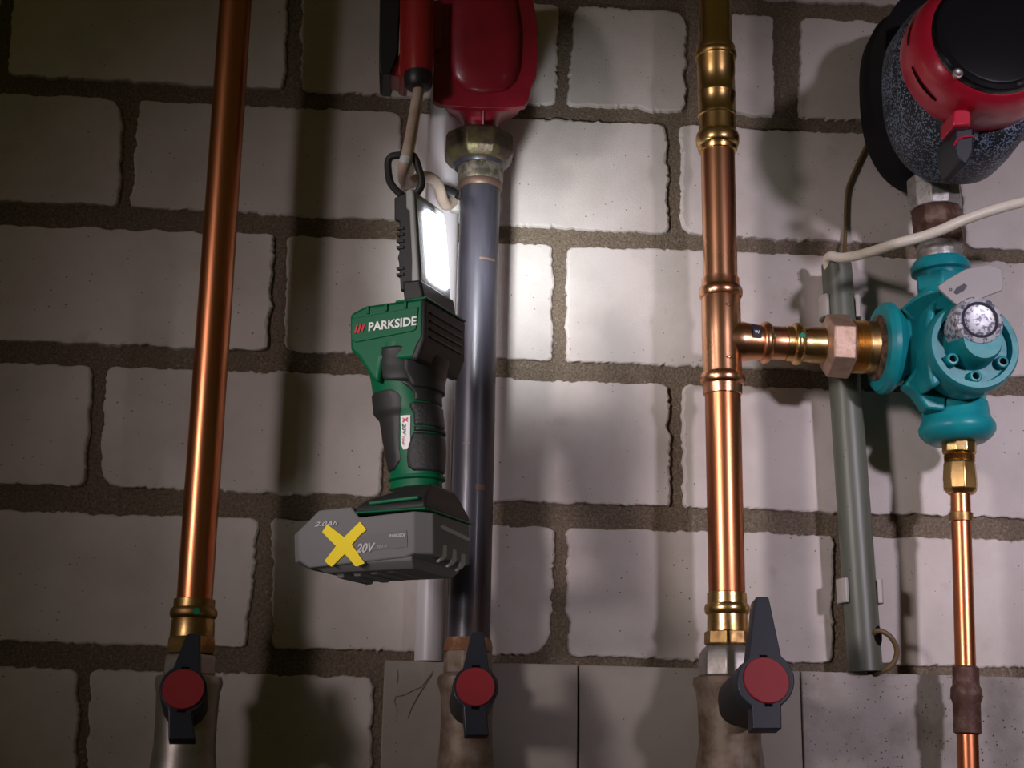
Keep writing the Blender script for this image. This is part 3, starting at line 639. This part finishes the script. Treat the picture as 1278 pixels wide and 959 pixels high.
for a0_, a1_, k_ in ((196, 228, 0.42), (238, 262, 0.55), (150, 178, 0.42)):
    rg = []
    for rr_, kk in ((0.6, 0.0), (0.6, 0.045)):
        rg.append([mA.lerp(mB, k_+kk+0.02*math.sin(i/8*math.pi)*(1 if kk else -1))+V((math.cos(math.radians(a0_+(a1_-a0_)*i/8)), 0, math.sin(math.radians(a0_+(a1_-a0_)*i/8))))*(93.0-4*(k_-0.42)/0.1*0.6)*s2 for i in range(9)])
    v, f = loft_data(rg, cap=False, closed=False); mesh('vent_slot', v, f, 'hole', mt, label='dark vent slot')
cl = [P(x, y, 0.225) for x, y in ((1190, 139), (1194, 136), (1206, 136), (1212, 140), (1212, 156), (1190, 157))]
prism('clip_block', cl, (0, 0, 0), 'red_motor', t, back=(0, 0.03, 0), bevel=0.0015)
cl = [P(x, y, 0.215) for x, y in ((1192, 160), (1215, 160), (1215, 190), (1206, 206), (1198, 200), (1192, 184))]
prism('plug', cl, (0, 0, 0), 'valve_grip', t, back=(0, 0.04, 0), bevel=0.0015, label='slate blue connector plug')
c = tube('plug_ring', spline([P(1191, 182, 0.216), P(1194, 175, 0.2165), P(1202, 171, 0.2165), P(1216, 170, 0.216)], 5), 0.0008, 'red_motor', t, n=8)

# ------------------------------------------------------------------ the work lamp
HW = 0.062; MID = HW/2
lamp = thing('work_lamp', S(490, 640, MID), 'green and black cordless work lamp hanging from the beige cable, its LED panel lit', 'lamp')
def side(name, pts, m, off0, off1, parent=lamp, **k):
    return loft(name, [[S(x, y, 0)+E2*off0 for x, y in pts], [S(x, y, 0)+E2*off1 for x, y in pts]], m, parent, **k)
head = [(436, 392), (455, 381.5), (500, 375), (529, 371), (528, 424), (517, 447), (476, 449.5), (472, 478), (463, 472), (447, 447), (436, 437)]
hd = side('head', head, 'green', 0, HW, bevel=0.003, seg=3, label='green plastic lamp head')
side('label_panel', [(439, 398), (523, 383), (520, 411), (515, 414), (444, 428), (439, 424)], 'green', -0.0010, 0.002, hd, bevel=0.0006)
for x in (458, 481, 505):
    side('top_rib', [(x, 383-(x-458)*.15), (x+3.5, 382.5-(x-458)*.15), (x+3.5, 392-(x-458)*.15), (x, 392.5-(x-458)*.15)], 'green', -0.0016, 0.003, hd, bevel=0.0005)
side('front_cover', [(526, 374.5), (532, 373.5), (531, 424), (522, 449), (512, 450), (519, 430), (525, 420)], 'rubber', -0.0012, HW+0.0012, bevel=0.002, label='black rubber front cover')
for y in (386, 396, 406, 416):
    side('cover_rib', [(530, y), (533, y-0.3), (533, y+2.6), (530, y+3)], 'rubber', 0.006, HW-0.006, bevel=0.0005)
side('top_rim', [(494, 375.5), (532.5, 370), (532.5, 373.2), (494, 379)], 'green', -0.001, HW+0.001, bevel=0.0008)
# neck bulge between head and grip
# lettering on the side of the head
def sdir(xa, ya, xb, yb): return (S(xb, yb)-S(xa, ya)).normalized()
n1 = -E2
o_ = S(461, 414.5)-E2*0.0012; wtx = (S(521, 404)-S(461, 414.5)).length
text_mesh('lettering', 'PARKSIDE', o_, E1, WZ, 11.8*mpp(o_), 'white_ink', lamp, width=wtx, bold=0.028, lift=0.0004)
mk = []
for i in range(3):
    x = 443+i*4.3; y = 417.2-i*0.75
    q = [S(x, y), S(x+2.6, y-.4), S(x+5.6, y-11.2), S(x+3.0, y-10.8)]
    mk.append(loft_data([[p-E2*0.0011 for p in q], [p-E2*0.0017 for p in q]]))
v, f = merge(mk); mesh('slash_emblem', v, f, 'red_ink', lamp, smooth=False, label='three slanted red bars')
# grip
SECT = [(440, 470, 556), (455, 466, 552), (466, 464, 549), (480, 466, 547), (500, 468, 548), (517, 468.5, 550), (527, 476, 551.5), (545, 479, 553), (565, 482, 554), (585, 486, 553), (598, 489, 551.5), (612, 486, 552)]
def sect(y):
    for i in range(len(SECT)-1):
        if SECT[i][0] <= y <= SECT[i+1][0]:
            k = (y-SECT[i][0])/(SECT[i+1][0]-SECT[i][0]); k = k*k*(3-2*k)*0.5+k*0.5
            return [SECT[i][j]+(SECT[i+1][j]-SECT[i][j])*k for j in (1, 2)]
    return SECT[-1][1:]
def gpoint(y, th, lift=0.0):
    xl, xr = sect(y); c = S((xl+xr)/2, y, MID); a = (xr-xl)/2*mpp(c)*1.045; b = a*0.74
    # horizontal section through this height: slightly squarish
    e = 0.9
    bf = 1.14 if y < 450 else (1.14-0.40*min(1, (y-450)/75)); b = a*bf
    cx_, sy_ = math.cos(th), math.sin(th)
    return c+E1*((a+lift)*math.copysign(abs(cx_)**e, cx_))+E2*((b+lift)*math.copysign(abs(sy_)**e, sy_))
ys = [440+i*(612-440)/43 for i in range(44)]
loft('grip', [[gpoint(y, 2*math.pi*i/48) for i in range(48)] for y in ys], 'green', lamp, label='green plastic grip')
def phi_at(y, xb):
    best, bd = None, 1e9
    for i in range(0, 241):
        th = math.radians(-166+i*0.8)
        d = abs(px_of(gpoint(y, th))[0]-xb)
        if d < bd: best, bd = th, d
    return best
def lerp_tab(tab, y):
    for i in range(len(tab)-1):
        if tab[i][0] <= y <= tab[i+1][0]:
            k = (y-tab[i][0])/max(1e-6, tab[i+1][0]-tab[i][0]); return tab[i][1]+(tab[i+1][1]-tab[i][1])*k
    return tab[-1][1]
def pad(name, tab, rightside, m, lift=0.0013, n=28, label=None):
    y0, y1 = tab[0][0], tab[-1][0]; cnt = max(6, int((y1-y0)/2.2)); outer = []; inner = []
    for k in range(cnt+1):
        y = y0+(y1-y0)*k/cnt; pb = phi_at(y, lerp_tab(tab, y))
        pe = -pb if rightside else -2*math.pi-pb
        e = min(1.0, min(k, cnt-k)/1.0+0.0)
        ro, ri = [], []
        for i in range(n+1):
            th = pb+(pe-pb)*i/n; edge = 0.0 if i in (0, n) or k in (0, cnt) else 1.0
            ro.append(gpoint(y, th, lift*(edge*0.7+0.3)))
        outer.append(ro); inner.append([gpoint(y, pb+(pe-pb)*i/n, -0.0008) for i in range(n+1)])
    m_ = n+1; vs = [p for r in outer for p in r]+[p for r in inner for p in r]; O = len(outer)*m_; fs = []
    for k in range(cnt):
        for i in range(n):
            a = k*m_+i; fs.append((a, a+1, a+1+m_, a+m_)); fs.append((O+a+m_, O+a+1+m_, O+a+1, O+a))
        fs.append((k*m_, (k+1)*m_, O+(k+1)*m_, O+k*m_)); fs.append(((k+1)*m_-1, O+(k+1)*m_-1, O+(k+2)*m_-1, (k+2)*m_-1))
    for i in range(n):
        fs.append((i, O+i, O+i+1, i+1)); q = cnt*m_+i; fs.append((q, q+1, O+q+1, O+q))
    return mesh(name, vs, fs, m, lamp, angle=60, label=label)
pad('grip_pad', [(446, 477), (480, 475), (484.5, 480), (486.5, 500)], True, 'rubber', 0.0020)
pad('grip_pad', [(449.5, 502), (475, 502), (494, 514)], True, 'rubber', 0.0034)
pad('grip_pad', [(487, 500), (495, 511), (500, 517), (508, 517), (509, 517)], True, 'rubber')
pad('grip_pad', [(510.5, 517), (511, 512), (516, 511), (524, 516), (538, 517)], True, 'rubber_grip', 0.0016)
pad('grip_pad', [(539.5, 517), (545, 517)], True, 'rubber', 0.0020)
pad('grip_pad', [(547, 516), (553, 513), (562, 509), (578, 508), (588, 509), (593, 516)], True, 'rubber_grip', 0.0016)
pad('grip_pad', [(495, 489), (499, 496), (506, 501), (516, 500), (530, 498.5), (550, 498), (565, 498.5), (575, 500), (581, 499), (590, 493)], False, 'rubber')
# trigger
loft('trigger', [[S(x, y, 0)+E2*o for x, y in ((463, 472), (468.5, 473.5), (470, 512), (476, 524), (473, 525), (466.5, 517))] for o in (0.020, 0.042)], 'trigger', lamp, bevel=0.0008, label='red trigger button')
side('trigger_guard', [(468, 474), (481, 466), (484, 520), (477, 524), (470, 514)], 'green', 0.016, 0.046, bevel=0.002)
# sticker on the grip
rg = []
for k in range(7):
    y = 526+k*41/6; xs = (500.8+0.3*k/6, 512.3-0.3*k/6)
    if k == 6: xs = (503.5, 509.0)
    pa, pb = phi_at(y, xs[0]), phi_at(y, xs[1])
    rg.append([gpoint(y, pa+(pb-pa)*i/4, 0.0008) for i in range(5)])
v, f = loft_data(rg, cap=False, closed=False)
stk = mesh('sticker', v, f, 'white_ink', lamp, label='small white sticker with red and black print')
c0 = gpoint(528.5, phi_at(528.5, 506.5), 0.0010); c1 = gpoint(564, phi_at(564, 506.5), 0.0010)
dwn = (c1-c0).normalized(); acr = (gpoint(546, phi_at(546, 511), 0)-gpoint(546, phi_at(546, 502), 0)); acr = (acr-dwn*acr.dot(dwn)).normalized()
sp = mpp(c0)
text_mesh('lettering', 'X', c0-acr*3.6*sp, dwn, acr, 7.0*sp, 'red_ink', stk, width=6.5*sp, bold=0.05, lift=0.0004)
text_mesh('lettering', '20V', c0-acr*4.2*sp+dwn*7.5*sp, dwn, acr, 5.0*sp, 'dark_ink', stk, width=15.5*sp, bold=0.03, shear=0.25, lift=0.0004)
text_mesh('lettering', 'TEAM', c0-acr*4.2*sp+dwn*24*sp, dwn, acr, 2.6*sp, 'red_ink', stk, width=11*sp, bold=0.02, shear=0.2, lift=0.0004)
# foot that takes the battery
def rect(x0, y0, x1, y1, o0, o1):
    a, b = S(x0, y0), S(x1, y1); z = (a.z+b.z)/2; a = V((a.x, a.y, z)); b = V((b.x, b.y, z))
    return [a+E2*o0, b+E2*o0, b+E2*o1, a+E2*o1]
FW = 0.070
loft('foot', [rect(445, 644, 534, 633, -0.004, FW-0.004), rect(447, 637, 533.5, 626, -0.004, FW-0.004), rect(456, 627, 531, 617, 0.0, FW-0.008), rect(482, 615, 530, 608, 0.006, FW-0.014), rect(490, 603, 528, 598, 0.014, FW-0.022)], 'rubber', lamp, bevel=0.003, seg=3, angle=50, label='black plastic foot')
loft('foot_rim', [rect(445, 645.5, 535.5, 634.5, -0.0055, FW-0.0025), rect(445, 642.5, 535.5, 631.5, -0.0055, FW-0.0025)], 'green', lamp, bevel=0.0008, label='thin green rim')
loft('green_stripe', [[S(x, y, 0)-E2*o for x, y in ((464, 628), (526, 620), (527, 624.5), (466, 632))] for o in (-0.002, 0.0058)], 'green', lamp, bevel=0.0008)
loft('grip_collar', [[gpoint(y, 2*math.pi*i/48, l_) for i in range(48)] for y, l_ in ((596, 0.0002), (597, 0.0022), (600.5, 0.0026), (602, 0.0008))], 'green', lamp, label='green collar under the grip')
# LED head
PO, PW = 0.008, 0.048
def ps(pts, o0, o1, m, name, parent=lamp, **k):
    return loft(name, [[S(x, y, PO)+E2*o0 for x, y in pts], [S(x, y, PO)+E2*o1 for x, y in pts]], m, parent, **k)
ps([(504, 352), (527, 350), (531, 374), (506, 378)], -0.003, PW+0.003, 'rubber', 'panel_collar', bevel=0.002, label='black collar under the LED panel')
pb_ = ps([(492, 247), (508, 240), (514, 240), (521, 353), (500, 364), (497.5, 328), (496, 322), (498, 316), (498.5, 277), (492, 275)], -0.0005, PW+0.0005, 'rubber', 'panel_back', bevel=0.0012, label='black ribbed back of the LED panel')
for y in (284, 292, 300, 308, 334, 342):
    ps([(495.5, y), (505, y-1), (505.4, y+3), (495.9, y+4)], -0.0016, PW+0.0016, 'rubber', 'back_rib', pb_, bevel=0.0005)
ps([(507, 239), (513.5, 235.5), (517, 240), (524, 353), (514, 354), (514.5, 326), (511.5, 264), (507.5, 261)], -0.0015, PW+0.0015, 'bezel', 'bezel', bevel=0.0015, label='light grey bezel')
N1, N2 = S(517.2, 242, PO), S(524, 353, PO)
FN = (N2-N1).cross(E2).normalized()
if FN.dot(E1) < 0: FN = -FN
def FP(s_, t_, l_=0.0): return N1+(N2-N1)*t_+E2*(PW*s_)+FN*l_
rr_ = [FP(0.05, 0.03), FP(0.95, 0.03), FP(0.95, 0.97), FP(0.05, 0.97)]
loft('panel_face', [[p-FN*0.001 for p in rr_], [p+FN*0.0006 for p in rr_]], 'bezel_face', lamp, label='grey face around the LEDs')
def rrect(s0, t0, s1, t1, rs, rt, l_):
    out_ = []
    for cs_, ct_, a0_ in ((s1-rs, t0+rt, -90), (s1-rs, t1-rt, 0), (s0+rs, t1-rt, 90), (s0+rs, t0+rt, 180)):
        for i in range(5):
            a_ = math.radians(a0_+i*22.5); out_.append(FP(cs_+rs*math.cos(a_), ct_+rt*math.sin(a_), l_))
    return out_
win = loft('led_window', [rrect(0.27, 0.10, 0.92, 0.90, 0.1, 0.07, 0.0), rrect(0.27, 0.10, 0.92, 0.90, 0.1, 0.07, 0.0024), rrect(0.31, 0.12, 0.88, 0.88, 0.1, 0.07, 0.0032)], 'led', lamp, label='glowing white LED window')
pw_ = px_of(FP(0.6, 0.5))
ll = bpy.data.lights.new('led_light', 'AREA'); ll.shape = 'RECTANGLE'; ll.size = 0.022; ll.size_y = 0.062; ll.spread = math.radians(86); ll.energy = 0.225; ll.color = (0.95, 0.97, 1.0)
lo_ = bpy.data.objects.new('led_light', ll); COL.objects.link(lo_)
ld = (FN*-0.18+E2*0.98+V((0, 0, 0.30))).normalized()
lo_.location = FP(0.75, 0.46, 0.0125)
lo_.rotation_euler = ld.to_track_quat('-Z', 'Y').to_euler()
# hook
hk = [(502, 244), (494, 237), (486.5, 226), (484, 206), (486, 198), (492, 194.5), (512, 193.5), (518, 198), (523, 212), (526.5, 229), (521, 240), (514, 244)]
tube('hook', spline([S(x, y, PO+PW*0.5) for x, y in hk], 4), 0.0030, 'rubber', lamp, n=10, label='black wire hook')

# ------------------------------------------------------------------ battery pack
BO = -0.006; BWID = 0.076; CH = 0.0105
def B(px, py, off=0.0): return S(px, py, BO+off)
prof = [(372, 664, -1), (398, 637, -0.3), (438, 632.5, 0), (447.5, 646, 0), (516, 638, 1), (516, 690, 1), (505, 695.5, .6), (386, 709, -0.5), (373, 699, -1)]
def bslice(off, k, shrink=0.0):
    r = []
    for x, y, w_ in prof:
        r.append(B(x, y)+E2*off+E1*(w_*CH*k))
    return r
bat = thing('battery_pack', B(440, 700, BWID/2), 'pale grey battery pack under the lamp, crossed out with a yellow X', 'battery')
loft('shell', [bslice(0, 0), bslice(CH, 1), bslice(BWID-CH, 1), bslice(BWID, 0)], 'battery', bat, bevel=0.0012, angle=25)
def bplate(name, pts, m, l0=-0.001, l1=0.0004, parent=bat, **k):
    return loft(name, [[B(x, y)-E2*l0 for x, y in pts], [B(x, y)-E2*l1 for x, y in pts]], m, parent, **k)
bplate('label_area', [(446, 671), (508, 662), (509, 683), (446, 690)], 'battery_side', -0.001, 0.0005)
bt = B(387, 705); 
lo2 = [rect(396, 712, 508, 699, 0, 0)]
def low(x0, y0, x1, y1, o0, o1, dz):
    a, b = B(x0, y0), B(x1, y1); z = (a.z+b.z)/2-dz
    a = V((a.x, a.y, z)); b = V((b.x, b.y, z)); return [a+E2*o0, b+E2*o0, b+E2*o1, a+E2*o1]
loft('base', [low(386, 708, 512, 694, 0.002, BWID-0.002, -0.004), low(386, 708, 512, 694, 0.002, BWID-0.002, 0.0005), low(396, 708, 508, 694, 0.010, BWID-0.010, 0.0055)], 'battery', bat, bevel=0.001)
for k in range(5):
    x0 = 404+k*21
    loft('base_rib', [low(x0, 706-(x0-404)*.115, x0+10, 705-(x0-404)*.115, 0.016, BWID-0.016, 0.004), low(x0+1, 706-(x0-404)*.115, x0+9, 705-(x0-404)*.115, 0.018, BWID-0.018, 0.0072)], 'battery', bat, bevel=0.0006)
# front end details on the plane facing E1
q0 = B(516, 664)+E1*CH+E2*CH
def G(px, py): return onplane(px, py, q0, E1)
def gplate(name, pts, m, l=0.0008, **k):
    return loft(name, [[G(x, y)-E1*0.001 for x, y in pts], [G(x, y)+E1*l for x, y in pts]], m, bat, **k)
gplate('charge_strip', [(549, 656), (551, 655), (584, 671), (586, 674), (584, 676), (551, 660.5)], 'battery_light', bevel=0.0003, label='lighter grey strip')
for i, (x, y) in enumerate(((551.5, 680), (563.5, 686), (574.5, 691))):
    gplate('vent_rib', [(x, y), (x+4.5, y+1), (x+4.5, y+14), (x+1, y+19), (x-5, y+22.5), (x-6, y+20.5), (x-1, y+16)], 'battery_light', 0.0012, bevel=0.0004, label='lighter grey vent rib')
def btext(s_, x0, y0, x1, y1, h, m, shear=0.0, bold=0.02):
    o = B(x0, y0)-E2*0.0007; d = B(x1, y1)-B(x0, y0)
    text_mesh('lettering', s_, o, E1, WZ, h*mpp(o), m, bat, width=d.length, shear=shear, bold=bold, lift=0.0003)
btext('2.0Ah', 393, 658, 422, 654, 6, 'battery_ink', 0.4)
btext('20V', 445, 691, 469, 687, 12, 'battery_ink', 0.3, 0.03)
btext('TEAM', 471, 685, 484, 683.5, 3.5, 'battery_light', 0.2, 0.0)
btext('PARKSIDE', 487, 671.5, 507, 668.5, 4.2, 'battery_ink', 0.0, 0.03)
pr = (('V', (445, 708), (466, 706)),)
xx_ = [(409.5, 655), (419, 662.5), (430.5, 671), (441, 660.5), (450, 652), (452, 653.5), (458, 662), (450, 668.5), (440, 680), (443, 684.5), (449.5, 694), (456, 703.5), (447, 707.5), (444, 707), (437, 698), (431.2, 692), (424, 699), (415, 708), (411, 705.5), (406, 700.5), (412, 693), (420.5, 682), (414, 676), (403, 664.5)]
bplate('yellow_cross', xx_, 'yellow', 0.0002, 0.0012, label='yellow painted X')
for k in bpy.data.objects:
    if '_o' in k: del k['_o']
